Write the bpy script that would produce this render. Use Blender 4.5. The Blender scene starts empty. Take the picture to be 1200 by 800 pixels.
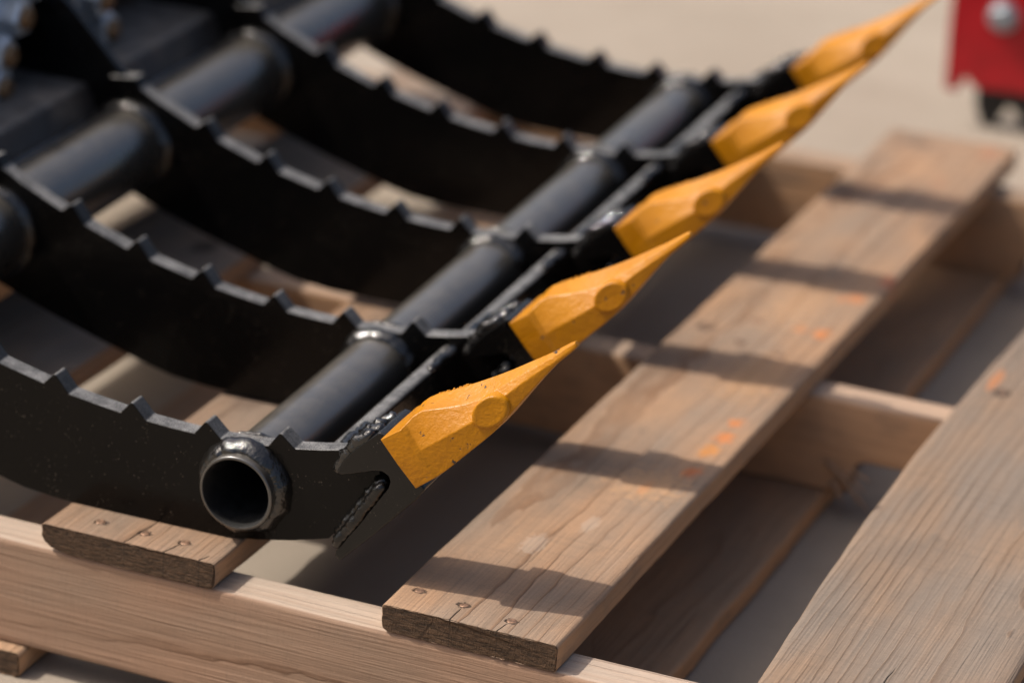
import bpy, bmesh, math, random
from mathutils import Matrix, Vector, noise

S = 0.001                      # all numbers below are millimetres
scene = bpy.context.scene
COL = scene.collection

# ------------------------------------------------------------------ camera
cam_data = bpy.data.cameras.new('camera')
cam = bpy.data.objects.new('camera', cam_data)
COL.objects.link(cam)
yaw, pitch, roll = math.radians(21.43785), math.radians(21.62152), math.radians(3.39776)
fwd = Vector((-math.sin(yaw) * math.cos(pitch), math.cos(yaw) * math.cos(pitch), -math.sin(pitch)))
rgt = Vector((math.cos(yaw), math.sin(yaw), 0))
up = rgt.cross(fwd)
r_ = math.cos(roll) * rgt + math.sin(roll) * up
u_ = -math.sin(roll) * rgt + math.cos(roll) * up
m = Matrix((r_, u_, -fwd)).transposed().to_4x4()
m.translation = Vector((856.235, -1944.748, 1078.368)) * S
cam.matrix_world = m
cam_data.sensor_width = 36
cam_data.lens = 113.14
cam_data.clip_start = 0.05
cam_data.clip_end = 200
cam_data.dof.use_dof = True
cam_data.dof.focus_distance = 2.345
cam_data.dof.aperture_fstop = 3.1
scene.camera = cam

# ------------------------------------------------------------------ sky and sun
SUN_TRAVEL = Vector((0.75, 0.215, -1.0)).normalized()
world = bpy.data.worlds.new('World')
scene.world = world
world.use_nodes = True
wn = world.node_tree
for n in list(wn.nodes):
    wn.nodes.remove(n)
sky = wn.nodes.new('ShaderNodeTexSky')
sky.sky_type = 'NISHITA'
sky.sun_disc = False
sky.sun_elevation = math.asin(-SUN_TRAVEL.z)
sky.sun_rotation = math.atan2(-SUN_TRAVEL.x, -SUN_TRAVEL.y)
sky.dust_density = 7.0
sky.air_density = 1.0
sky.ozone_density = 1.6
bg = wn.nodes.new('ShaderNodeBackground')
bg.inputs['Strength'].default_value = 0.15
wo = wn.nodes.new('ShaderNodeOutputWorld')
wn.links.new(sky.outputs[0], bg.inputs[0])
wn.links.new(bg.outputs[0], wo.inputs[0])

sun_data = bpy.data.lights.new('sun', 'SUN')
sun_data.energy = 4.2
sun_data.angle = math.radians(0.55)
sun_data.color = (1.0, 0.93, 0.84)
sun = bpy.data.objects.new('sun', sun_data)
sun.rotation_euler = SUN_TRAVEL.to_track_quat('-Z', 'Y').to_euler()
sun.location = (-0.5, -1.2, 5)
COL.objects.link(sun)

scene.view_settings.view_transform = 'Standard'
scene.view_settings.look = 'None'
scene.view_settings.exposure = 0.0
scene.view_settings.gamma = 1.0
scene.view_settings.use_curve_mapping = False
scene.render.engine = 'CYCLES'
scene.cycles.use_denoising = True
scene.cycles.max_bounces = 6
scene.cycles.sample_clamp_indirect = 6.0

# ------------------------------------------------------------------ node helpers
class NT:
    def __init__(self, name):
        self.mat = bpy.data.materials.new(name)
        self.mat.use_nodes = True
        self.t = self.mat.node_tree
        for n in list(self.t.nodes):
            self.t.nodes.remove(n)
        self.out = self.t.nodes.new('ShaderNodeOutputMaterial')
        self.bsdf = self.t.nodes.new('ShaderNodeBsdfPrincipled')
        self.t.links.new(self.bsdf.outputs[0], self.out.inputs[0])
        self.tc = self.t.nodes.new('ShaderNodeTexCoord')
        self.P = self.tc.outputs['Object']

    def per_object(self):
        """shift the pattern by a different amount on every object that shares the material"""
        oi = self.t.nodes.new('ShaderNodeObjectInfo')
        k = self.math('MULTIPLY', oi.outputs['Random'], 37.0)
        self.P = self.vadd(self.P, k)

    def put(self, sock, v):
        if isinstance(v, bpy.types.NodeSocket):
            self.t.links.new(v, sock)
        elif v is not None:
            if sock.type == 'RGBA' and len(v) == 3:
                v = (*v, 1)
            sock.default_value = v

    def math(self, op, a, b=None, c=None, clamp=False):
        n = self.t.nodes.new('ShaderNodeMath')
        n.operation = op
        n.use_clamp = clamp
        self.put(n.inputs[0], a)
        if b is not None: self.put(n.inputs[1], b)
        if c is not None: self.put(n.inputs[2], c)
        return n.outputs[0]

    def vmul(self, v, s):
        n = self.t.nodes.new('ShaderNodeVectorMath')
        n.operation = 'MULTIPLY'
        self.put(n.inputs[0], v)
        n.inputs[1].default_value = s
        return n.outputs[0]

    def vadd(self, v, s):
        n = self.t.nodes.new('ShaderNodeVectorMath')
        n.operation = 'ADD'
        self.put(n.inputs[0], v)
        self.put(n.inputs[1], s)
        return n.outputs[0]

    def sep(self, v):
        n = self.t.nodes.new('ShaderNodeSeparateXYZ')
        self.put(n.inputs[0], v)
        return n.outputs

    def noise(self, v, scale, detail=2.0, rough=0.5, dist=0.0):
        n = self.t.nodes.new('ShaderNodeTexNoise')
        self.put(n.inputs['Vector'], v)
        n.inputs['Scale'].default_value = scale
        n.inputs['Detail'].default_value = detail
        n.inputs['Roughness'].default_value = rough
        n.inputs['Distortion'].default_value = dist
        return n.outputs['Fac']

    def voronoi(self, v, scale, feature='F1'):
        n = self.t.nodes.new('ShaderNodeTexVoronoi')
        n.feature = feature
        self.put(n.inputs['Vector'], v)
        n.inputs['Scale'].default_value = scale
        return n.outputs['Distance']

    def ramp(self, v, a, b, lo=0.0, hi=1.0, smooth=True):
        n = self.t.nodes.new('ShaderNodeMapRange')
        n.interpolation_type = 'SMOOTHSTEP' if smooth else 'LINEAR'
        self.put(n.inputs[0], v)
        n.inputs[1].default_value = a
        n.inputs[2].default_value = b
        n.inputs[3].default_value = lo
        n.inputs[4].default_value = hi
        return n.outputs[0]

    def mix(self, f, a, b, mode='MIX'):
        n = self.t.nodes.new('ShaderNodeMix')
        n.data_type = 'RGBA'
        n.blend_type = mode
        self.put(n.inputs[0], f)
        self.put(n.inputs[6], a)
        self.put(n.inputs[7], b)
        return n.outputs[2]

    def bump(self, h, dist, strength=1.0, normal=None):
        n = self.t.nodes.new('ShaderNodeBump')
        n.inputs['Strength'].default_value = strength
        n.inputs['Distance'].default_value = dist
        self.put(n.inputs['Height'], h)
        if normal is not None: self.put(n.inputs['Normal'], normal)
        return n.outputs[0]

    def set(self, **kw):
        names = dict(color='Base Color', rough='Roughness', metal='Metallic', normal='Normal',
                     coat='Coat Weight', coat_rough='Coat Roughness', spec='Specular IOR Level')
        for k, v in kw.items():
            self.put(self.bsdf.inputs[names[k]], v)
        return self.mat


# ------------------------------------------------------------------ materials
def wood(name, seed, tan, grey, grey_amt=0.5, pith=(0.07, -0.05), spacing=0.0065, ring_dark=0.55,
         end_col=(0.105, 0.060, 0.033), spots=(), smears=(), cracks=(), wobble=0.012, freq=1.0,
         fresh_bounce=(0.44, 0.250, 0.130), fresh_bounce_amt=0.75, bleach=0.0, fibre=0.28):
    """Sawn softwood, grain along the local Y axis; coordinates in metres from the board's corner."""
    b = NT(name)
    P = b.P
    x, y, z = b.sep(P)
    off = (seed * 7.31, seed * 3.17, seed * 5.77)
    Po = b.vadd(P, off)
    # growth rings round a wandering pith
    n1 = b.noise(b.vmul(Po, (5, 1.5 * freq, 5)), 1.0, 2.0)
    n2 = b.noise(b.vmul(Po, (30, 9.0, 30)), 1.0, 3.0, 0.6)
    wob = b.math('MULTIPLY_ADD', b.math('SUBTRACT', n1, 0.5), wobble * 4, b.math('MULTIPLY', b.math('SUBTRACT', n2, 0.5), 0.006))
    dx = b.math('SUBTRACT', x, pith[0])
    dz = b.math('SUBTRACT', z, pith[1])
    rr = b.math('SQRT', b.math('ADD', b.math('MULTIPLY', dx, dx), b.math('MULTIPLY', dz, dz)))
    rr = b.math('ADD', rr, wob)
    ring = b.math('FRACT', b.math('DIVIDE', rr, spacing))
    line = b.math('MULTIPLY', b.ramp(ring, 0.80, 0.95), b.ramp(ring, 1.0, 0.97))
    late = b.math('MULTIPLY_ADD', b.math('MULTIPLY', b.ramp(ring, 0.35, 0.94), b.ramp(ring, 1.0, 0.96)), 0.35, b.math('MULTIPLY', line, 0.65))
    vary = b.ramp(b.noise(b.vmul(Po, (25, 3, 25)), 1.0, 2.0), 0.3, 0.7, 0.25, 1.0)
    late = b.math('MULTIPLY', late, vary)
    # fibre streaks
    fib = b.noise(b.vmul(Po, (420, 9, 420)), 1.0, 3.0, 0.6)
    fib2 = b.noise(b.vmul(Po, (110, 3.5, 110)), 1.0, 3.0, 0.6)
    mot = b.noise(b.vmul(Po, (16, 5.5, 16)), 1.0, 4.0, 0.55)
    gfac = b.ramp(mot, 0.5 - 0.22 - (grey_amt - 0.5) * 0.5, 0.5 + 0.22 - (grey_amt - 0.5) * 0.5)
    col = b.mix(gfac, tan, grey)
    stain = b.noise(b.vmul(b.vadd(Po, (4, 8, 2)), (9, 3.2, 9)), 1.0, 5.0, 0.6)
    col = b.mix(b.ramp(stain, 0.52, 0.72, 0.0, 0.5), col, tuple(c * 0.62 for c in grey))
    col = b.mix(b.math('MULTIPLY', late, ring_dark), col, tuple(c * k for c, k in zip(tan, (0.42, 0.34, 0.28))))
    col = b.mix(b.ramp(fib, 0.28, 0.72, 0.0, fibre), col, tuple(c * 0.62 for c in grey))
    col = b.mix(b.ramp(fib2, 0.55, 0.80, 0.0, 0.35), col, tuple(c * 0.50 for c in grey))
    blot = b.noise(b.vmul(Po, (40, 22, 40)), 1.0, 5.0, 0.6)
    col = b.mix(b.ramp(blot, 0.60, 0.75, 0.0, 0.35), col, tuple(c * 0.55 for c in grey))
    col = b.mix(b.ramp(blot, 0.33, 0.22, 0.0, 0.30), col, tuple(min(0.8, c * 1.45) for c in tan))
    kerf = b.noise(b.vmul(Po, (6, 330, 25)), 1.0, 2.0, 0.6)
    col = b.mix(b.ramp(kerf, 0.5, 0.75, 0.0, 0.22), col, tuple(c * 0.55 for c in grey))
    grit = b.noise(Po, 620, 2.0, 0.6)
    col = b.mix(b.ramp(grit, 0.60, 0.72, 0.0, 0.45), col, tuple(c * 0.45 for c in grey))
    col = b.mix(b.ramp(grit, 0.36, 0.28, 0.0, 0.35), col, tuple(min(0.7, c * 1.5) for c in tan))
    chk = b.noise(b.vmul(Po, (300, 2.6, 300)), 1.0, 2.0, 0.5)
    chkf = b.math('MULTIPLY', b.ramp(chk, 0.66, 0.72, 0.0, 0.75), b.ramp(b.noise(b.vmul(Po, (18, 3, 18)), 1.0, 1.0), 0.48, 0.62))
    col = b.mix(chkf, col, tuple(c * 0.22 for c in grey))
    # end grain: torn, brown
    nn = b.sep(b.tc.outputs['Normal'])
    # less weathered sawn edges, with warm floor bounce painted in; a face left to the sun bleaches
    edge = b.math('MULTIPLY', b.ramp(b.math('ABSOLUTE', nn[0]), 0.75, 0.97), b.ramp(blot, 0.65, 0.45, fresh_bounce_amt * 0.5, fresh_bounce_amt))
    fc = b.mix(b.math('MULTIPLY', late, 0.45), fresh_bounce, tuple(c * 0.55 for c in fresh_bounce))
    col = b.mix(edge, col, fc)
    if bleach > 0:
        col = b.mix(b.math('MULTIPLY', b.ramp(nn[2], 0.7, 0.95), b.ramp(fib2, 0.7, 0.4, bleach * 0.6, bleach)), col, (0.50, 0.415, 0.335))
    endf = b.ramp(b.math('ABSOLUTE', nn[1]), 0.55, 0.85)
    saw = b.noise(b.vmul(Po, (110, 110, 620)), 1.0, 5.0, 0.7)
    saw2 = b.noise(b.vmul(Po, (900, 900, 300)), 1.0, 3.0, 0.6)
    ec = b.mix(b.ramp(saw, 0.30, 0.70), tuple(c * 0.40 for c in end_col), tuple(c * 1.75 for c in end_col))
    ec = b.mix(b.ramp(saw2, 0.58, 0.75, 0, 0.35), ec, tuple(c * 2.4 for c in end_col))
    ec = b.mix(b.math('MULTIPLY', late, 0.35), ec, tuple(c * 0.4 for c in end_col))
    col = b.mix(endf, col, ec)
    # knots / torn holes / scuffs: (x, y, radius_x, radius_y, colour, opacity)
    wig = b.noise(Po, 260, 3.0, 0.6)
    wig2 = b.noise(Po, 130, 3.0, 0.7)
    dip = None
    for (sx, sy, rx, ry, c, op) in spots:
        ax = b.math('DIVIDE', b.math('SUBTRACT', x, sx * S), rx * S)
        ay = b.math('DIVIDE', b.math('SUBTRACT', y, sy * S), ry * S)
        d = b.math('SQRT', b.math('ADD', b.math('MULTIPLY', ax, ax), b.math('MULTIPLY', ay, ay)))
        d = b.math('ADD', d, b.math('MULTIPLY', b.math('SUBTRACT', wig, 0.5), 1.5))
        f = b.ramp(d, 1.15, 0.75, 0.0, op)
        f = b.math('MULTIPLY', f, b.math('SUBTRACT', 1.0, endf))
        col = b.mix(f, col, c)
        if sum(c) < 0.2:
            dip = f if dip is None else b.math('MAXIMUM', dip, f)
    for (sx, sy, rx, ry, c, op) in smears:
        ax = b.math('DIVIDE', b.math('SUBTRACT', x, sx * S), rx * S)
        ay = b.math('DIVIDE', b.math('SUBTRACT', y, sy * S), ry * S)
        d = b.math('SQRT', b.math('ADD', b.math('MULTIPLY', ax, ax), b.math('MULTIPLY', ay, ay)))
        d = b.math('ADD', d, b.math('MULTIPLY', b.math('SUBTRACT', wig2, 0.5), 3.0))
        f = b.ramp(d, 1.3, 0.3, 0.0, op)
        col = b.mix(f, col, c)
    # checks and splits: (x, y0, y1, half_width, slant)
    crk = None
    cw = b.math('MULTIPLY', b.math('SUBTRACT', b.noise(b.vmul(Po, (0, 60, 0)), 1.0, 3.0, 0.6), 0.5), 0.0025)
    for (cx, y0, y1, hw, sl) in cracks:
        xx = b.math('SUBTRACT', b.math('ADD', x, cw), b.math('MULTIPLY_ADD', b.math('SUBTRACT', y, y0 * S), sl, cx * S))
        t0 = b.ramp(y, y0 * S, (y0 + 6) * S) if y0 > 1 else 1.0
        t1 = b.ramp(y, y1 * S, (y0 * 0.4 + y1 * 0.6) * S)
        wdt = b.math('MULTIPLY', b.math('MULTIPLY', t1, t0), hw * S)
        f = b.ramp(b.math('SUBTRACT', b.math('ABSOLUTE', xx), wdt), 0.0004, -0.0002)
        f = b.math('MULTIPLY', f, b.ramp(wdt, 0.0, 0.0002))
        crk = f if crk is None else b.math('MAXIMUM', crk, f)
    if crk is not None:
        crk = b.math('MULTIPLY', crk, b.math('SUBTRACT', 1.0, b.math('MULTIPLY', endf, 0.55)))
        col = b.mix(b.math('MULTIPLY', crk, 0.9), col, (0.025, 0.016, 0.011))
    h = b.math('MULTIPLY_ADD', late, 0.5, b.math('MULTIPLY', fib, -0.8))
    h = b.math('ADD', h, b.math('MULTIPLY', fib2, -0.6))
    h = b.math('SUBTRACT', h, b.math('MULTIPLY', chkf, 1.2))
    if crk is not None: h = b.math('SUBTRACT', h, b.math('MULTIPLY', crk, 2.0))
    if dip is not None: h = b.math('SUBTRACT', h, b.math('MULTIPLY', dip, 1.5))
    he = b.math('ADD', saw, saw2)
    hm = b.mix(endf, h, b.math('MULTIPLY', he, 4.5))
    nrm = b.bump(hm, 0.0013, 1.0)
    return b.set(color=col, rough=b.ramp(mot, 0.3, 0.7, 0.68, 0.85), normal=nrm, spec=0.25)


def black_paint(name, rough=0.22, peel=0.25, specks=0.6, base=(0.006, 0.0055, 0.005), dust=0.04, dust_sheen=0.30, spec=0.4, coat=0.0, dust_sheen_col=(0.36, 0.35, 0.34)):
    """glossy black enamel; what faces up gets dust and painted sky sheen, specks of grit stick anywhere"""
    b = NT(name)
    b.per_object()
    n = b.noise(b.P, 9, 4.0, 0.6)
    peel_n = b.noise(b.P, 420, 2.0, 0.5)
    low = b.noise(b.P, 45, 2.0, 0.5)
    fine = b.noise(b.P, 1500, 2.0, 0.7)
    v = b.voronoi(b.P, 330)
    pick = b.noise(b.vadd(b.P, (3, 5, 1)), 75, 3.0)
    sp = b.math('MULTIPLY', b.ramp(v, 0.20, 0.05), b.ramp(pick, 0.47, 0.64, 0, specks))
    upz = b.ramp(b.sep(b.tc.outputs['Normal'])[2], 0.45, 0.98)
    pat = b.ramp(b.noise(b.vadd(b.P, (9, 1, 4)), 55, 5.0, 0.65), 0.25, 0.75, 0.35, 1.0)
    top_sheen = b.math('MULTIPLY', b.math('MULTIPLY', upz, pat), dust_sheen)  # some dust, plus sky reflection painted as a paler top
    grain = b.ramp(b.noise(b.P, 900, 2.0, 0.6), 0.3, 0.7, 0.4, 1.0)
    top_sheen = b.math('MULTIPLY', top_sheen, grain)
    dst = b.ramp(n, 0.45, 0.75, 0.0, dust)
    col = b.mix(dst, base, (0.14, 0.105, 0.075))
    col = b.mix(top_sheen, col, dust_sheen_col)
    col = b.mix(sp, col, (0.20, 0.16, 0.12))
    rg = b.math('ADD', b.ramp(n, 0.3, 0.75, rough * 0.85, rough * 1.5), b.math('MULTIPLY', sp, 0.4))
    rg = b.math('ADD', rg, b.math('MULTIPLY', top_sheen, 0.25))
    h = b.math('ADD', b.math('MULTIPLY', peel_n, 1.0), b.math('MULTIPLY', low, 2.0))
    h = b.math('ADD', h, b.math('MULTIPLY', fine, 0.12))
    return b.set(color=col, rough=rg, spec=spec, coat=coat, coat_rough=0.20, normal=b.bump(h, 0.0006 * peel, 1.0))


def yellow_paint(name):
    b = NT(name)
    b.per_object()
    cast = b.noise(b.P, 330, 3.0, 0.6)
    cast2 = b.noise(b.P, 75, 3.0, 0.55)
    tone = b.noise(b.P, 22, 3.0, 0.5)
    chip_n = b.noise(b.vadd(b.P, (2, 7, 4)), 95, 4.0, 0.65)
    chip = b.ramp(chip_n, 0.668, 0.684)
    col = b.mix(b.ramp(tone, 0.3, 0.7), (0.395, 0.148, 0.0003), (0.455, 0.180, 0.0005))
    grime = b.ramp(b.noise(b.P, 140, 4.0, 0.7), 0.60, 0.78, 0.0, 0.45)
    col = b.mix(grime, col, (0.30, 0.105, 0.002))
    col = b.mix(chip, col, (0.045, 0.032, 0.025))
    h = b.math('ADD', b.math('MULTIPLY', cast, 0.7), b.math('MULTIPLY', cast2, 1.1))
    h = b.math('SUBTRACT', h, b.math('MULTIPLY', chip, 0.7))
    return b.set(color=col, rough=b.ramp(cast2, 0.3, 0.7, 0.30, 0.46), spec=0.32, normal=b.bump(h, 0.0009, 0.8))


def plain(name, col, rough, metal=0.0, var=0.25, scale=60, bump=0.0004):
    b = NT(name)
    n = b.noise(b.P, scale, 4.0, 0.6)
    c = b.mix(b.ramp(n, 0.3, 0.7), tuple(k * (1 - var) for k in col), tuple(min(1, k * (1 + var)) for k in col))
    return b.set(color=c, rough=b.ramp(n, 0.3, 0.7, rough * 0.85, min(1, rough * 1.2)), metal=metal, normal=b.bump(n, bump, 0.8))


def concrete(name):
    b = NT(name)
    big = b.noise(b.P, 1.7, 4.0, 0.55)
    mid = b.noise(b.P, 13, 5.0, 0.6)
    fin = b.noise(b.P, 260, 4.0, 0.65)
    col = b.mix(b.ramp(big, 0.3, 0.7), (0.275, 0.230, 0.182), (0.330, 0.280, 0.226))
    col = b.mix(b.ramp(mid, 0.45, 0.75, 0.0, 0.35), col, (0.25, 0.205, 0.16))
    col = b.mix(b.ramp(fin, 0.55, 0.75, 0.0, 0.45), col, (0.20, 0.165, 0.13))
    col = b.mix(b.ramp(fin, 0.40, 0.28, 0.0, 0.35), col, (0.47, 0.40, 0.32))
    h = b.math('ADD', fin, b.math('MULTIPLY', mid, 0.8))
    return b.set(color=col, rough=0.85, normal=b.bump(h, 0.0015, 0.6), spec=0.2)


M = {}
M['paint'] = black_paint('black_paint', 0.15, 0.30, 0.65, base=(0.003, 0.0027, 0.0025), dust=0.012, dust_sheen=0.72, spec=0.17)
M['tube'] = black_paint('black_tube_paint', 0.27, 0.16, 0.15, base=(0.030, 0.027, 0.022), dust=0.03, dust_sheen=0.30, spec=1.0, coat=0.7, dust_sheen_col=(0.30, 0.255, 0.195))
M['shank'] = black_paint('black_shank_paint', 0.07, 0.5, 0.5, base=(0.0025, 0.0023, 0.0022), dust=0.01, dust_sheen=0.05, spec=0.42)
M['bead'] = black_paint('black_bead_paint', 0.06, 0.9, 0.1, base=(0.003, 0.0028, 0.0026), dust=0.01, dust_sheen=0.02, spec=0.5)
M['weld'] = black_paint('black_weld_paint', 0.05, 1.1, 0.05, dust=0.01, dust_sheen=0.03, spec=0.8)
M['shaded'] = black_paint('shaded_black_paint', 0.2, 0.3, 0.2, base=(0.003, 0.003, 0.003), dust=0.01, dust_sheen=0.04, spec=0.3)  # tine black without the pale tops; gusset shade put into the colour
M['dusty'] = black_paint('dusty_black_paint', 0.42, 1.8, 0.9, base=(0.022, 0.018, 0.016), dust=0.7, dust_sheen=0.40)
M['yellow'] = yellow_paint('yellow_tooth_paint')
M['zinc'] = plain('zinc_plated_steel', (0.62, 0.68, 0.74), 0.42, 0.8, 0.15, 90)
M['stud'] = plain('yellow_zinc_thread', (0.26, 0.17, 0.10), 0.45, 0.9, 0.3, 200)
M['nail'] = plain('rusty_nail', (0.26, 0.155, 0.10), 0.5, 0.5, 0.35, 400)
M['red'] = plain('red_machine_paint', (0.34, 0.003, 0.009), 0.32, 0.0, 0.15, 30, 0.0002)
M['rubber'] = plain('black_worn_steel', (0.006, 0.0055, 0.005), 0.6, 0.0, 0.3, 50)
M['bolt'] = plain('dull_zinc_bolt', (0.30, 0.33, 0.36), 0.5, 0.7, 0.2, 60)
M['bore'] = plain('dull_black_bore', (0.006, 0.0055, 0.005), 0.75, 0.0, 0.4, 120)
M['concrete'] = concrete('tan_concrete')

TAN = (0.365, 0.218, 0.126)
GREY = (0.255, 0.188, 0.138)
DARK = (0.045, 0.030, 0.022)
ORANGE = (0.50, 0.17, 0.05)

# ------------------------------------------------------------------ mesh helpers
def link(name, me, mat, parent=None, loc=(0, 0, 0), rot=(0, 0, 0)):
    o = bpy.data.objects.new(name, me)
    COL.objects.link(o)
    if mat is not None and not me.materials:
        me.materials.append(mat)
    o.location = Vector(loc) * S
    o.rotation_euler = rot
    o.parent = parent
    return o


def empty(name, loc, rot=(0, 0, 0)):
    o = bpy.data.objects.new(name, None)
    o.empty_display_size = 0.05
    COL.objects.link(o)
    o.location = Vector(loc) * S
    o.rotation_euler = rot
    return o


def mesh(name, verts, faces, smooth=False):
    me = bpy.data.meshes.new(name)
    me.from_pydata([tuple(c * S for c in v) for v in verts], [], faces)
    bm = bmesh.new(); bm.from_mesh(me)
    bmesh.ops.remove_doubles(bm, verts=bm.verts, dist=1e-6)
    bmesh.ops.recalc_face_normals(bm, faces=bm.faces)
    bm.to_mesh(me); bm.free()
    if smooth:
        for p in me.polygons: p.use_smooth = True
    return me


def bevel(o, w, seg=2, ang=25):
    b = o.modifiers.new('bevel', 'BEVEL')
    b.width = w * S
    b.segments = seg
    b.limit_method = 'ANGLE'
    b.angle_limit = math.radians(ang)
    b.harden_normals = False
    w_ = o.modifiers.new('normals', 'WEIGHTED_NORMAL')
    w_.keep_sharp = False
    w_.weight = 60
    for p in o.data.polygons: p.use_smooth = True
    return o


def extrude_xz(name, poly, y0, y1):
    """closed outline in (x, z) made into a plate from y0 to y1"""
    n = len(poly)
    v = [(x, y0, z) for x, z in poly] + [(x, y1, z) for x, z in poly]
    f = [tuple(range(n)), tuple(range(2 * n - 1, n - 1, -1))]
    f += [(i, (i + 1) % n, n + (i + 1) % n, n + i) for i in range(n)]
    return mesh(name, v, f)


def loft(name, rings, closed=False, caps=True, smooth=True):
    n = len(rings[0])
    v = [p for r in rings for p in r]
    f = []
    k = len(rings)
    for i in range(k if closed else k - 1):
        j = (i + 1) % k
        for a in range(n):
            b = (a + 1) % n
            f.append((i * n + a, i * n + b, j * n + b, j * n + a))
    if caps and not closed:
        f.append(tuple(range(n - 1, -1, -1)))
        f.append(tuple((k - 1) * n + a for a in range(n)))
    return mesh(name, v, f, smooth)


def bead(name, path, r, seed=0, closed=False, sides=9, rough=0.28, pitch=7.0):
    """rippled weld bead along a path"""
    pts = []
    P = [Vector(p) for p in path]
    if closed: P.append(P[0])
    L = 0
    for a, b in zip(P, P[1:]):
        d = (b - a).length
        k = max(1, int(d / 2.2))
        for i in range(k):
            pts.append((a.lerp(b, i / k), L + d * i / k))
        L += d
    if not closed: pts.append((P[-1], L))
    rings = []
    N = len(pts)
    for i, (p, s) in enumerate(pts):
        a = pts[(i - 1) % N][0] if (closed or i > 0) else p
        c = pts[(i + 1) % N][0] if (closed or i < N - 1) else p
        t = (c - a).normalized()
        n1 = t.orthogonal() if abs(t.y) > 0.9 else t.cross(Vector((0, 1, 0)))
        n1.normalize()
        n2 = t.cross(n1)
        ph = (s / pitch) % 1.0
        base = r * (0.86 + 0.22 * math.sin(ph * math.pi))
        if not closed:
            e = min(i, N - 1 - i)
            if e < 2: base *= (0.45, 0.8)[e]
        ring = []
        for k in range(sides):
            an = 2 * math.pi * k / sides
            d = n1 * math.cos(an) + n2 * math.sin(an)
            q = p + d * base
            w = noise.noise(q * 0.16 + Vector((seed * 9.1, 3.3, 1.7))) + 0.5 * noise.noise(q * 0.4 + Vector((seed, 8, 2)))
            ring.append(tuple(p + d * base * (1 + rough * w)))
        rings.append(ring)
    return loft(name, rings, closed=closed)


def timber_mesh(name, w, t, L, seed, nseg=46, corner=((2, 2),) * 4, wander=1.2, left=None, right=None, zbot=None, ys=None, warp=0.0):
    """sawn board, x 0..w, y 0..L, z 0..t; corners (bl, br, tr, tl) are (x, z) roundings"""
    rings = []
    ys = ys or [L * i / nseg for i in range(nseg + 1)]
    side_div = [max(2, int(w / 3.5)), max(2, int(t / 3.5)), max(2, int(w / 3.5)), max(2, int(t / 3.5))]
    # pull the very ends in slightly so the arris is not razor sharp
    ys = [0.0, 0.8] + [y for y in ys if 3 < y < L - 3] + [L - 0.8, L]
    for k, y in enumerate(ys):
        end = 0.9 if k in (0, len(ys) - 1) else 0.0
        nz = lambda a, f, off: a * noise.noise(Vector((seed * 13.7 + off, y * f, seed * 2.9)))
        x0 = nz(wander, 0.011, 0) + nz(wander * 0.5, 0.05, 4) + (left(y) if left else 0) + end
        x1 = w + nz(wander, 0.010, 9) + nz(wander * 0.5, 0.06, 14) + (right(y) if right else 0) - end
        zb = (zbot(y) if zbot else 0.0) + end * 0.6
        zt = t + nz(0.5, 0.008, 21) - end * 0.6
        dz = warp * math.sin(math.pi * y / L)
        ring = []
        cs = [(x0, zb, 1, 1), (x1, zb, -1, 1), (x1, zt, -1, -1), (x0, zt, 1, -1)]
        arcs = []
        for ci, (cx, cz, sx, sz) in enumerate(cs):
            rx, rz = corner[ci]
            rx *= 1 + 0.3 * noise.noise(Vector((ci * 5 + seed, y * 0.02, 4)))
            rz *= 1 + 0.4 * noise.noise(Vector((ci * 5 + seed, y * 0.025, 9)))
            st = {0: 180, 1: 270, 2: 0, 3: 90}[ci]
            arcs.append([(cx + sx * rx + rx * math.cos(math.radians(st + 22.5 * q)), cz + sz * rz + rz * math.sin(math.radians(st + 22.5 * q))) for q in range(5)])
        for ci in range(4):
            ring += [(px, y, pz + dz) for px, pz in arcs[ci]]
            (ax_, az_), (bx_, bz_) = arcs[ci][-1], arcs[(ci + 1) % 4][0]
            nd = side_div[ci]
            ring += [(ax_ + (bx_ - ax_) * q / nd, y, az_ + (bz_ - az_) * q / nd + dz) for q in range(1, nd)]
        if k < 2 or k > len(ys) - 3:
            amp = 1.0 if k in (0, len(ys) - 1) else 0.45
            ring = [(px + 0.7 * amp * noise.noise(Vector((px * 0.45, pz * 0.45, seed + k))),
                     py + (1 if k < 2 else -1) * max(-0.2, 1.3 * amp * noise.noise(Vector((px * 0.22, pz * 0.5, seed)))),
                     pz + 0.7 * amp * noise.noise(Vector((px * 0.4 + 7, pz * 0.4, seed + k)))) for px, py, pz in ring]
        rings.append(ring)
    me = loft(name, rings, smooth=True)
    for p in me.polygons:
        if len(p.vertices) > 4: p.use_smooth = False
    return me


# ================================================================== setting
def build_floor():
    R = 14000
    me = mesh('concrete_floor', [(-R, -R, 0), (R, -R, 0), (R, R, 0), (-R, R, 0)], [(0, 1, 2, 3)])
    o = link('concrete_floor', me, M['concrete'], None, (0, 0, -111))
    o['kind'] = 'structure'
    o['label'] = 'sunlit tan concrete floor'
build_floor()

# ================================================================== pallet
PALLET_O = Vector((-200, 0, -111))
pallet = empty('wooden_pallet', PALLET_O)
pallet['label'] = 'weathered wooden pallet carrying the black toothed grapple'
pallet['category'] = 'pallet'

nail_me = None
def nail(parent, x, y, z, tilt=0.0, r=4.2):
    global nail_me
    if nail_me is None:
        rings = []
        for rr, zz in ((4.0, -1.5), (4.0, 0.35), (3.4, 0.9), (1.4, 1.05)):
            rings.append([(rr * math.cos(2 * math.pi * k / 12), rr * math.sin(2 * math.pi * k / 12), zz) for k in range(12)])
        nail_me = loft('nail', rings)
    return link('nail', nail_me, M['nail'], parent, (x, y, z), (tilt, tilt * 0.6, 0))


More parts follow.
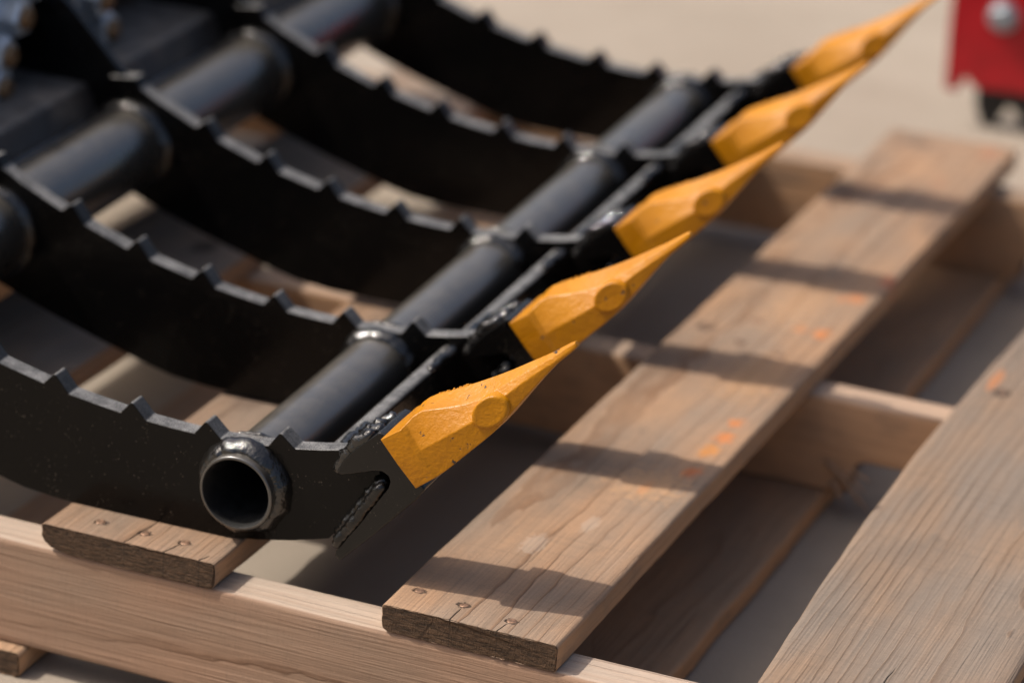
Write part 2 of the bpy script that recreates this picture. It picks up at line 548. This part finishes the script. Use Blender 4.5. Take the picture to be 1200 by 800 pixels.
def deck_board(x0, x1, y0, L, seed, mat, nails=(), t=22.2, **kw):
    me = timber_mesh('deck_board', x1 - x0, t, L, seed, **kw)
    o = link('deck_board', me, mat, pallet, Vector((x0, y0, 0)) - PALLET_O)
    for (nx, ny, tl) in nails:
        nail(o, nx - x0, ny - y0, t - 0.5, tl)
    return o


def nail_rows(x0, w, seed):
    rnd = random.Random(seed)
    return [(x0 + w * f + rnd.uniform(-4, 4), y + rnd.uniform(-6, 6), rnd.uniform(-0.15, 0.15))
            for y in (27, 626, 1272) for f in (0.17, 0.5, 0.82)]

GREY2 = (0.20, 0.165, 0.135)
# board B, under the tooth points
nB = [(16, 38, 0.1), (54.7, 32, -0.12), (95.9, 24.7, 0.15), (21.6, 662, 0.0), (62, 640, 0.1), (104, 628, 0)]
nB += [(25, 1280, 0), (70, 1270, 0), (112, 1285, 0)]
spB = [(n[0], n[1] - 5.0, 5.2, 4.2, DARK, 0.9) for n in nB]
spB += [(22, 655, 8, 9, (0.09, 0.06, 0.045), 0.7), (58, 695, 6, 8, (0.16, 0.09, 0.06), 0.6), (60, 150, 9, 20, (0.44, 0.37, 0.30), 0.30),
        (85, 205, 6, 16, (0.44, 0.37, 0.30), 0.30), (12, 1110, 10, 20, DARK, 0.6), (40, 1290, 16, 16, (0.10, 0.075, 0.06), 0.6), (130, 1040, 12, 40, (0.12, 0.085, 0.065), 0.5)]
smB = [(120, 693, 9, 13, ORANGE, 0.75), (100, 695, 7, 9, ORANGE, 0.55), (122, 795, 9, 14, ORANGE, 0.65), (110, 789, 6, 10, ORANGE, 0.5),
       (120, 456, 8, 11, ORANGE, 0.75), (121, 420, 9, 14, ORANGE, 0.8), (119, 388, 9, 15, (0.52, 0.21, 0.05), 0.75), (121, 340, 8, 13, (0.46, 0.13, 0.04), 0.75),
       (97, 292, 5, 17, ORANGE, 0.6), (134, 856, 8, 20, (0.45, 0.12, 0.05), 0.6), (117, 1295, 10, 24, (0.38, 0.13, 0.07), 0.35), (97, 1167, 8, 16, (0.38, 0.15, 0.08), 0.25),
       (100, 560, 30, 60, (0.45, 0.255, 0.125), 0.5), (80, 760, 30, 80, (0.45, 0.255, 0.13), 0.45), (98, 300, 34, 36, (0.48, 0.28, 0.145), 0.55)]
matB = wood('pallet_wood_b', 1.3, TAN, GREY, 0.48, pith=(0.035, -0.11), spacing=0.0066, ring_dark=0.8, spots=spB, smears=smB,
            cracks=[(54.7, 0, 24, 0.35, 0.0), (92, 0, 17, 0.25, 0.15)], wobble=0.006, freq=0.6)
deck_board(0, 140.4, 5.0, 1328, 1.3, matB, nB, corner=((5, 6), (3, 3), (4, 3), (3, 3)), nseg=70)

# board A, under the near end of the bottom tines
nA = [(-247.5, 26.5, 0.2), (-208.4, 25.6, -0.1), (-174, 25.8, 0.1)] + [(x, y, 0) for y in (626, 1272) for x in (-262, -210, -160)]
spA = [(n[0] + 286.8, n[1] - 4.0, 6.0, 4.2, DARK, 0.9) for n in nA] + [(30, 300, 14, 30, (0.12, 0.08, 0.06), 0.5)]
matA = wood('pallet_wood_a', 4.7, (0.30, 0.182, 0.110), (0.215, 0.158, 0.116), 0.5, pith=(0.05, 0.09), spacing=0.0058, spots=spA,
            cracks=[(72, 0, 50, 0.3, 0.12), (106, 0, 20, 0.5, 0.25), (136, 0, 12, 0.35, 0.3)], wobble=0.01)
deck_board(-286.8, -137.5, 4.0, 1330, 4.7, matA, nA, corner=((24, 13), (4, 7), (3, 3), (3, 3)), nseg=60)

# board C, right foreground, waney edge
nC = [(303, 645, 0.1), (330, 32, 0), (400, 36, 0), (360, 650, 0), (420, 640, 0)]
spC = [(303 - 280, 637, 8, 9, DARK, 0.85), (10, 664, 5, 26, ORANGE, 0.5), (120, 420, 26, 60, (0.15, 0.125, 0.105), 0.45)]
matC = wood('pallet_wood_c', 8.2, (0.275, 0.178, 0.112), (0.205, 0.163, 0.130), 0.60, pith=(0.15, -0.07), spacing=0.0075, spots=spC, ring_dark=0.6, fibre=0.32,
            cracks=[(86, 20, 92, 0.30, 0.03)], wobble=0.008, freq=0.8)
def c_left(y):
    u = y / 1330.0
    return 6 - 15 * math.sin(min(1, y / 900.0) * math.pi) + 0.8 * noise.noise(Vector((y * 0.012, 2.2, 0)))
deck_board(280, 447, 6, 1330, 8.2, matC, nC, corner=((6, 6), (9, 8), (10, 5), (7, 5)), nseg=70, left=c_left, wander=0.6,
           right=lambda y: 5 * noise.noise(Vector((y * 0.008, 7.2, 0))))

# boards under the grapple body
for k, (x0, x1) in enumerate(((-560, -419), (-838, -700), (-985, -905))):
    mt = wood('pallet_wood_rear', 11.1 + k * 3.3, (0.40, 0.26, 0.165), (0.24, 0.19, 0.15), 0.6, pith=(0.03 + 0.06 * k, -0.06),
              spots=[(40, 270, 9, 12, DARK, 0.8), (95, 600, 12, 16, DARK, 0.7)])
    deck_board(x0, x1, 9 + 3 * k, 1328, 11.1 + k * 3.3, mt, nail_rows(x0, x1 - x0, k))

# stringers (on edge, forklift notches cut from below)
def notch(y):
    z = 0.0
    for a, b in ((310, 540), (1165, 1395)):
        if a < y < b:
            e = min(y - a, b - y)
            z = max(z, 34 * min(1.0, math.sqrt(max(0, 1 - (1 - min(1, e / 17)) ** 2))))
    return z

def stringer(yf, seed, mat, wander, xa=-985.0, L=1450.0, warp=0.0):
    ys = [L * i / 60 for i in range(61)]
    for a in (310, 540, 1165, 1395):
        ys += [a - 0.3, a + 0.3] + [a + s * d for s in (-1, 1) for d in (1.5, 3, 6, 10, 14, 18)]
    ys = sorted(set(round(y, 2) for y in ys))
    me = timber_mesh('stringer', 38, 89, L, seed, corner=((3, 3), (3, 3), (4, 4), (4, 4)), wander=wander, ys=ys, zbot=notch)
    for vv in me.vertices: vv.co.x -= 0.038
    return link('stringer', me, mat, pallet, Vector((xa, yf, -89.0)) - PALLET_O, (0, 0, -math.pi / 2))

PINK = (0.350, 0.212, 0.138)
matS1 = wood('stringer_wood_near', 21.5, PINK, (0.30, 0.212, 0.150), 0.45, bleach=0.65, fresh_bounce=(0.35, 0.218, 0.138), fresh_bounce_amt=0.3, pith=(-0.16, 0.075), spacing=0.0088, ring_dark=0.95, wobble=0.010, freq=0.5,
             spots=[(-19, 1395, 12, 16, (0.14, 0.10, 0.08), 0.6)])
stringer(6, 21.5, matS1, 1.0)
matS2 = wood('stringer_wood_middle', 25.2, (0.38, 0.228, 0.137), (0.32, 0.208, 0.137), 0.42, pith=(0.03, 0.03), spacing=0.009, ring_dark=0.4, bleach=0.35, fresh_bounce=(0.52, 0.300, 0.165), fresh_bounce_amt=0.85)
stringer(607.3, 25.2, matS2, 1.2)
# torn fibres at the notch of the middle stringer
st2 = [o for o in pallet.children if o.name.startswith('stringer')][-1]
rs = random.Random(3)
for k in range(7):
    L_ = rs.uniform(22, 48)
    rg = []
    for q in range(5):
        f = q / 4
        rr_ = 2.6 * (1 - f) + 0.5
        rg.append([(rr_ * math.cos(a_) * 0.7 + 6 * f * f, L_ * f, rr_ * math.sin(a_) - 7 * f * f) for a_ in (0.3, 1.6, 2.9, 4.2, 5.4)])
    link('splinter', loft('splinter', rg), matS2, st2, (2 - rs.uniform(0, 6), 1150 + rs.uniform(-6, 14), 8 + 3.4 * k),
         (rs.uniform(-0.5, 0.2), rs.uniform(-0.3, 0.3), rs.uniform(-0.7, -0.1)))
matS3 = wood('stringer_wood_far', 29.9, (0.38, 0.24, 0.15), GREY, 0.5, pith=(0.05, 0.02), spacing=0.009, ring_dark=0.4)
stringer(1235, 29.9, matS3, 1.2)

# bottom boards
for k, (x0, x1) in enumerate(((-440, -300.5), (22, 162), (330, 462), (-950, -815))):
    mt = wood('bottom_board_wood', 33.3 + 2.1 * k, (0.44, 0.26, 0.145), (0.32, 0.215, 0.138), 0.5, pith=(0.05 + 0.03 * k, 0.08), ring_dark=0.4, fresh_bounce=(0.50, 0.285, 0.150), fresh_bounce_amt=0.9)
    me = timber_mesh('bottom_board', x1 - x0, 21.0, 1330, 33.3 + 2.1 * k, wander=2.0, corner=((3, 3), (4, 4), (4, 4), (3, 3)))
    link('bottom_board', me, mt, pallet, Vector((x0, -6 if k == 0 else 6, -110.6)) - PALLET_O)

# ================================================================== grapple
G0 = Vector((-170, 49, 22.2))
grapple = empty('root_grapple', G0, (0.016, 0, 0.018))
grapple['label'] = 'glossy black steel grapple with five curved tines and yellow-orange pointed teeth'
grapple['category'] = 'grapple'
def gl(x, s, z):
    return (x + 170, s, z - 22.2)
def gmesh(me):
    for v in me.vertices:
        v.co += Vector((0.170, 0, -0.0222))
    return me

PITCH, NT_, TH = 255.0, 5, 16.0
def copies(o, offs, kids=()):
    """o sits at s = 0; repeat it along the tubes"""
    res = [o]
    for d in offs:
        c = o.copy(); COL.objects.link(c)
        c.location = o.location + Vector((0, d * S, 0))
        for k in kids:
            kc = k.copy(); COL.objects.link(kc); kc.parent = c
        res.append(c)
    return res
POS = [0.0, 250.0, 499.5, 757.0, 1018.0]
OFFS = POS[1:]

# --- tine plate: curved top edge with a row of pointed grips
top_pts = [(-528, 176), (-520, 190), (-494, 193), (-489, 184), (-470, 173.5), (-438, 159), (-419, 150.5), (-371, 133.5),
           (-340, 125.5), (-310, 118.5), (-287, 113.7), (-262, 110), (-241, 107.3), (-222, 105.4), (-200, 104), (-178, 103.4), (-158, 103.8),
           (-137, 105), (-116, 106.3), (-95, 108.6), (-75, 112), (-57, 115.8)]
def interp(pts, x):
    for (a, za), (b, zb) in zip(pts, pts[1:]):
        if a <= x <= b:
            return za + (zb - za) * (x - a) / (b - a)
bot_pts = [(-66, 40.5), (-96, 32), (-126, 26), (-150, 23.3), (-170, 22.3), (-200, 21.9), (-230, 21.9), (-262, 22.0), (-292, 22.6), (-327, 26.0), (-350, 31.5),
           (-390, 43.5), (-430, 56), (-470, 70), (-505, 84), (-530, 98), (-545, 120), (-546, 150)]
poly = []
spikes = [-422.5, -360.5, -299.5, -233.0, -170.0, -108.0]
events = [(x, z) for x, z in top_pts if not any(s - 12 < x < s + 15 for s in spikes)]
for s in spikes:
    events += [(s - 9.5, interp(top_pts, s - 9.5)), (s - 0.6, interp(top_pts, s) + 11.2), (s + 1.2, interp(top_pts, s) + 11.0), (s + 12.5, interp(top_pts, s + 12.5))]
events.sort()
poly += events
poly += [(-44, 116.5), (-28, 108), (-19, 99.5)]        # nose held in the tooth shank
poly += bot_pts
me = gmesh(extrude_xz('tine', poly, 0, TH))
tine = link('tine', me, M['paint'], grapple)
def bore(o, holes):
    """cut round holes (x, z, r) through a plate and keep only the finished mesh"""
    cutters = []
    for x, z, r in holes:
        rg = [[(x + 170 + r * math.cos(2 * math.pi * k / 64), s, z - 22.2 + r * math.sin(2 * math.pi * k / 64)) for k in range(64)] for s in (-30, 60)]
        c = link('cutter', loft('cutter', rg), None, o.parent)
        md = o.modifiers.new('bore', 'BOOLEAN'); md.object = c; md.operation = 'DIFFERENCE'; md.solver = 'EXACT'
        cutters.append(c)
    dg = bpy.context.evaluated_depsgraph_get(); dg.update()
    nm = bpy.data.meshes.new_from_object(o.evaluated_get(dg))
    nm.name = o.data.name
    o.modifiers.clear()
    o.data = nm
    for c in cutters: bpy.data.objects.remove(c)
bore(tine, [(-136.0, 69.5, 29.0), (-500.0, 126.0, 35.0)])
for p in tine.data.polygons: p.use_smooth = False
bevel(tine, 0.9, 2, 30)
tines = copies(tine, OFFS)
me = gmesh(extrude_xz('gusset', [(-497, 180), (-557, 243), (-600, 280), (-627.5, 300), (-627.5, 120), (-545, 108), (-520, 150)], TH / 2 - 4, TH / 2 + 4))
gusset = bevel(link('gusset', me, M['shaded'], grapple), 0.8, 2, 30)
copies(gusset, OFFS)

# --- cross tubes
def tube_mesh(name, cx, cz, ro, ri, s0, s1, n=64):
    rings = []
    prof = [(ri, s1), (ro - 0.8, s1), (ro, s1 - 0.8), (ro, s0 + 1.2), (ro - 1.2, s0), (ri + 0.8, s0), (ri, s0 + 0.8)]
    prof = [(ri, s0 + 0.8), (ri + 0.8, s0), (ro - 1.2, s0), (ro, s0 + 1.2)] + [(ro, s0 + (s1 - s0) * k / 12) for k in range(1, 12)] + [(ro, s1 - 1.2), (ro - 1.2, s1), (ri + 0.8, s1), (ri, s1 - 0.8)]
    rings = [[(cx + r * math.cos(2 * math.pi * k / n), s, cz + r * math.sin(2 * math.pi * k / n)) for k in range(n)] for r, s in prof]
    return gmesh(loft(name, rings, closed=True, caps=False))

FX, FZ, FR = -136.0, 69.5, 30.5
RX, RZ, RR = -500.0, 126.0, 37.5
ftube = link('front_tube', tube_mesh('front_tube', FX, FZ, FR, FR - 3.4, -17, 4 * PITCH + TH + 12), M['tube'], grapple)
rtube = link('rear_tube', tube_mesh('rear_tube', RX, RZ, RR, RR - 6, -17, 4 * PITCH + TH + 12), M['tube'], grapple)
for t_, cx_, cz_, ro_ in ((ftube, FX, FZ, FR), (rtube, RX, RZ, RR)):      # bare dull bore
    t_.data.materials.append(M['bore'])
    for p in t_.data.polygons:
        c = p.center
        if math.hypot(c.x * 1000 - 170 - cx_, c.z * 1000 + 22.2 - cz_) < ro_ - 2.6: p.material_index = 1
for t_ in (ftube, rtube):
    w_ = t_.modifiers.new('normals', 'WEIGHTED_NORMAL'); w_.keep_sharp = False; w_.weight = 100
def ring_path(cx, cz, r, s, n=40):
    return [(cx + r * math.cos(2 * math.pi * k / n), s, cz + r * math.sin(2 * math.pi * k / n)) for k in range(n)]
def fillet_ring(name, cx, cz, ri, leg_r, leg_s, s_face, dr, seed, n=96):
    """welded fillet between a tube (radius ri) and a plate face at s_face; dr = -1 towards the viewer"""
    sect = [(-0.25, 1.0), (0.0, 1.0), (0.22, 0.97), (0.48, 0.80), (0.72, 0.56), (0.90, 0.28), (1.0, 0.06), (1.0, -0.12), (-0.25, -0.12)]
    rings = []
    for k in range(n):
        an = 2 * math.pi * k / n
        c, sn = math.cos(an), math.sin(an)
        lump = noise.noise(Vector((c * 2.3, sn * 2.3, seed * 3.1)))
        fine = noise.noise(Vector((c * 7.5, sn * 7.5, seed * 1.7)))
        rip = math.sin(an * 26 + 3.5 * lump) * 0.014
        kr = leg_r * (1 + 0.28 * lump + 0.16 * fine + rip)
        ks = leg_s * (1 + 0.16 * lump - 0.14 * fine + rip)
        rings.append([(cx + (ri + kr * a) * c, s_face + dr * ks * b, cz + (ri + kr * a) * sn) for a, b in sect])
    return gmesh(loft(name, rings, closed=True))
for tb, cx, cz, r in ((ftube, FX, FZ, FR), (rtube, RX, RZ, RR)):
    for k in range(NT_):
        for side, ss in ((0, 0.0), (1, TH)):
            sd = k * 2.3 + side + (50 if tb is rtube else 0)
            near = tb is ftube and k == 0 and side == 0
            link('weld_ring', fillet_ring('weld_ring', cx, cz, r, 8.5 if near else 7.0, 11.0 if near else 9.0, POS[k] + ss, -1 if side == 0 else 1, sd), M['weld'], tb)

# --- front lip: bent plate along the tooth shanks
lip_prof = [(-83, 95.0), (-82, 100.5), (-78, 103.5), (-70, 104.0), (-67, 101.5), (-60, 48), (-72, 47)]
me = gmesh(extrude_xz('front_lip_plate', lip_prof, TH + 0.5, 4 * PITCH - 0.5))
lip = bevel(link('front_lip_plate', me, M['paint'], grapple), 1.6, 3, 20)

# --- weld-on shank and tooth, laid out along the tooth axis (a) and across it (w)
O = Vector((-1.4, 126.6))
EU = Vector((120.9, 106.5)).normalized()
EW = Vector((-EU.y, EU.x))
def aw(a, w):
    p = O + EU * a + EW * w
    return (p.x, p.y)
SHW = 25.0
shank_poly = [aw(*p) for p in [(1, 22.0), (-3, 26.5), (-28, 26), (-42, 23.5), (-53, 19), (-53, 15.5), (-42, 10.5), (-31, 6.0), (-25, 3.6), (-20.5, 0.4), (-18.6, -4.4),
                               (-20, -8.6), (-24, -11.4), (-34, -14.2), (-60, -21.5), (-95, -30.5), (-98.5, -33), (-97.5, -38.8), (-60, -36), (-10, -30.5), (1, -27.5)]]
me = gmesh(extrude_xz('tooth_shank', shank_poly, TH / 2 - SHW, TH / 2 + SHW))
shank = bevel(link('tooth_shank', me, M['shank'], grapple), 2.6, 3, 25)
beads = []
for side in (0, 1):
    sg = -1 if side == 0 else 1
    face = 0.0 if side == 0 else TH
    for q, (off, wofs, r) in enumerate(((6.0, 3.0, 6.6), (15.0, 0.5, 4.6))):
        path = [aw(a, w + wofs) for a, w in ((-26, -8.0), (-36, -11.0), (-52, -15.5), (-70, -20.5), (-94, -28.0))]
        beads.append(link('weld_bead', gmesh(bead('weld_bead', [(x, face + sg * off, z) for x, z in path], r, 3 + side + 5 * q, rough=0.35, pitch=5.5)), M['bead'], shank))
    path = [aw(a, w) for a, w in ((-56, 16), (-51, 20.0), (-42, 24.5), (-28, 27))]
    beads.append(link('weld_bead', gmesh(bead('weld_bead', [(x, face + sg * 10, z) for x, z in path], 6.0, 13 + side, rough=0.5, pitch=6.0)), M['weld'], shank))
for q, yy in enumerate((-12, -2, 9, 20)):
    path = [aw(a, w) for a, w in ((-36, 25.5), (-24, 28.0), (-9 + 2 * (q % 2), 27.5))]
    beads.append(link('weld_bead', gmesh(bead('weld_bead', [(x + (q % 2) * 2, yy + 0.15 * i, z) for i, (x, z) in enumerate(path)], 5.6, 23 + q, rough=0.45, pitch=8.0)), M['weld'], shank))
for q, sg in enumerate((-1, 1)):
    y_a = TH / 2 + sg * (TH / 2 + 1); y_b = TH / 2 + sg * (62 + 9 * q)
    beads.append(link('weld_bead', gmesh(bead('weld_bead', [(-70 + 2.5 * noise.noise(Vector((t * 3.0, q, 0))), y_a + (y_b - y_a) * t, 102.5 + 2 * noise.noise(Vector((t * 4.0, 5 + q, 0)))) for t in [k / 10 for k in range(11)]], 4.4, 61 + q, rough=0.55, pitch=6.5)), M['weld'], shank))
shanks = copies(shank, OFFS, beads)
bpy.data.objects.remove(beads[-2])          # the outermost tine has no lip on its outer side

# tooth: sections (a, crown w, top ridge (y, w), side ridge (y, w), bottom (y, w), keel w)
secs = [(0.0, 22.4, (33.4, 22.0), (34.2, 0.0), (33.0, -22.3), -22.6),
        (10, 21.6, (33.2, 21.0), (34.2, -0.5), (32.9, -22.8), -23.0),
        (18.5, 21.2, (32.8, 20.0), (34.0, -1.0), (32.5, -23.3), -23.6),
        (22.0, 23.4, (27.5, 21.0), (32.2, -1.0), (31.2, -23.5), -23.8),
        (28, 25.2, (22.5, 22.5), (31.2, -1.2), (30.2, -23.4), -23.7),
        (35, 25.6, (20.0, 22.0), (30.4, -1.7), (29.4, -22.8), -23.2),
        (43, 24.0, (19.4, 18.5), (29.9, -2.3), (28.6, -22.1), -22.5),
        (53, 21.4, (18.4, 14.0), (28.2, -3.1), (27.0, -21.2), -21.6),
        (66, 18.3, (16.8, 8.6), (25.6, -4.1), (24.4, -20.2), -20.6),
        (77, 15.6, (15.0, 5.8), (23.2, -4.4), (21.8, -18.9), -19.3),
        (92, 12.4, (12.2, 5.0), (18.4, -2.2), (17.6, -15.2), -15.5),
        (106, 9.8, (9.9, 4.3), (14.2, -1.2), (13.4, -11.6), -11.9),
        (122, 7.5, (7.3, 3.2), (10.2, -1.1), (9.4, -7.8), -8.0),
        (140, 5.0, (4.7, 2.0), (6.2, -1.5), (5.7, -3.9), -4.0),
        (158, 3.4, (3.4, 2.2), (3.8, -0.6), (3.4, -2.2), -2.3),
        (161.8, 2.6, (2.6, 1.9), (2.9, 0.2), (2.6, -1.4), -1.5)]
rings = []
for a, cw_, (ty, tw), (sy, sw), (by, bw), kw_ in secs:
    pts = [(0, cw_), (ty, tw), (sy, sw), (by, bw), (0, kw_), (-by, bw), (-sy, sw), (-ty, tw)]
    ring = []
    for yy, w in pts:
        x, z = aw(a, w)
        ring.append((x, TH / 2 + yy, z))
    rings.append(ring)
me = gmesh(loft('tooth', rings, smooth=True))
tooth = bevel(link('tooth', me, M['yellow'], grapple), 1.3, 3, 14)

def boss_mesh():
    rg = []
    for r, yy in ((14.0, 0), (13.6, 22.4), (13.2, 23.6), (12.2, 24.2), (10.8, 24.1), (4.0, 23.9)):
        for sgn in (1,):
            ring = []
            for k in range(28):
                an = 2 * math.pi * k / 28
                da = r * math.cos(an) * 1.08
                x, z = aw(83.5 + da, -5.2 + r * math.sin(an) * 0.80)
                ring.append((x, TH / 2 - max(0.0, yy - (0.24 * da if yy > 1 else 0)), z))
            rg.append(ring)
    full = list(reversed([[(x, TH - y, z) for x, y, z in r] for r in rg[1:]])) + rg
    return gmesh(loft('pin_boss', full, smooth=True))
boss = link('pin_boss', boss_mesh(), M['yellow'], tooth)

# raised cast marks on the tooth's upper face, too worn to read
rnd = random.Random(5)
def crumb(bm, c, r):
    res = bmesh.ops.create_icosphere(bm, subdivisions=1, radius=r * S)
    for v in res['verts']:
        v.co = Vector(c) * S + v.co * (1 + 0.3 * rnd.uniform(-1, 1))
bm = bmesh.new()
for row in range(3):
    for k in range(15):
        if rnd.random() < 0.2: continue
        a = 43 + k * 1.9 + rnd.uniform(-0.5, 0.5)
        yy = 1.0 + row * 2.6 + rnd.uniform(-0.6, 0.6)
        cwn = interp([(35, 25.6), (43, 24.0), (53, 21.4), (66, 18.3), (77, 15.6)], a)
        twn = interp([(35, 22.0), (43, 18.5), (53, 14.0), (66, 8.6), (77, 5.8)], a)
        w = cwn + (twn - cwn) * yy / 18.0
        x, z = aw(a, w)
        crumb(bm, (x, TH / 2 + yy, z), rnd.uniform(0.7, 1.25))
me = bpy.data.meshes.new('cast_mark'); bm.to_mesh(me); bm.free()
for p in me.polygons: p.use_smooth = True
mark = link('cast_mark', gmesh(me), M['yellow'], tooth)
teeth = copies(tooth, OFFS, [boss, mark])
for k, t_ in enumerate(teeth[1:]):          # no two teeth are driven on alike
    t_.location += Vector(((0.8, -0.6, 1.1, -0.9)[k] * S * 0.75, (1.2, -1.0, 0.4, -1.3)[k] * S, (0.8, -0.6, 1.1, -0.9)[k] * S * 0.66))

# --- deck plate and upright plate behind the rear tube, with nuts
me = gmesh(extrude_xz('deck_plate', [(-526, 142), (-546, 176), (-550, 178), (-628, 180), (-628, 170), (-554, 169), (-534, 137)], TH + 0.5, 4 * PITCH - 0.5))
deck = bevel(link('deck_plate', me, M['dusty'], grapple), 2.5, 2)
link('weld_bead', gmesh(bead('weld_bead', [(-529, TH + 6, 152), (-529, 4 * PITCH - 6, 152)], 4.5, 71, rough=0.4)), M['weld'], deck)
me = gmesh(extrude_xz('upright_plate', [(-628.5, 30), (-640, 30), (-640, 335), (-628.5, 335)], -100, 4 * PITCH + 60))
upright = bevel(link('upright_plate', me, M['dusty'], grapple), 1.5, 2)

def nut_meshes():
    rg = []
    R0 = 18.5
    def hexr(r, x): return [(x, r * math.cos(math.pi / 3 * k), r * math.sin(math.pi / 3 * k)) for k in range(6)]
    nut = loft('nut', [hexr(R0 * 0.93, 0), hexr(R0, 1.5), hexr(R0, 17), hexr(R0 * 0.90, 19.5), hexr(R0 * 0.6, 19.6)], smooth=False)
    wr = [[(x, r * math.cos(2 * math.pi * k / 24), r * math.sin(2 * math.pi * k / 24)) for k in range(24)] for r, x in ((22, -5), (22, -0.6), (21, 0), (8, 0))]
    washer = loft('washer', wr, smooth=False)
    st = []
    for k in range(16):
        st.append([(10 + k * 0.9, (10.0 + (0.55 if k % 2 else -0.35)) * math.cos(2 * math.pi * j / 16), (10.0 + (0.55 if k % 2 else -0.35)) * math.sin(2 * math.pi * j / 16)) for j in range(16)])
    st.append([(25.5, 8 * math.cos(2 * math.pi * j / 16), 8 * math.sin(2 * math.pi * j / 16)) for j in range(16)])
    stud = loft('bolt_end', st, smooth=False)
    return nut, washer, stud
n_me, w_me, s_me = nut_meshes()
wpos = [(-618, 517, 250), (-618, 488, 221), (-618, 479, 193), (-618, 466, 165), (-618, 545, 278), (-618, 676, 200), (-618, 664, 232), (-618, 930, 205), (-618, 916, 238)]
for k, (x, y, z) in enumerate(wpos):
    s = y - 49
    o = link('nut', n_me, M['zinc'], upright, gl(x + 0.018 * s, s, z - 0.016 * s), (0.3 * k, 0, 0))
    link('washer', w_me, M['zinc'], o)
    link('bolt_end', s_me, M['stud'], o)

# ================================================================== red implement foot in the background
R0 = Vector((20, 1800, -111))
red = empty('red_machine_leg', R0)
red['label'] = 'red painted steel leg with bolt and black notched foot behind the pallet'
red['category'] = 'machine part'
red_poly = [(-84, 520), (-84, 120), (-81.5, 44), (-67, 42), (-62, 54), (-57, 62), (-52, 58), (-47, 51), (150, 55), (160, 60), (160, 520)]
o = bevel(link('red_plate', extrude_xz('red_plate', red_poly, 0, 14), M['red'], red), 2, 2)
o = bevel(link('side_rib', extrude_xz('side_rib', [(-78, 520), (-78, 110), (-66, 110), (-66, 520)], 14.5, 90), M['red'], red), 2, 2)
foot_poly = [(-46, 70), (-44, 22), (-33, 0.5), (-20, 0.5), (-4, 30), (6, 26), (20, 0.5), (90, 0.5), (120, 30), (122, 70)]
bevel(link('foot', extrude_xz('foot', foot_poly, 14.5, 40), M['rubber'], red), 2, 2)
def disc_y(name, prof, n, ph=0):
    rg = [[(r * math.cos(2 * math.pi * k / n + ph), y, r * math.sin(2 * math.pi * k / n + ph)) for k in range(n)] for r, y in prof]
    return loft(name, rg, smooth=(n > 8))
bolt = link('bolt_head', disc_y('bolt_head', [(15, 0), (15, -9), (13, -11), (6, -11.5)], 6, 0.3), M['bolt'], red, (-18, -4.2, 146))
link('washer', disc_y('washer', [(18.5, 4), (18.5, 0.8), (17.5, 0), (8, 0)], 28), M['bolt'], bolt)
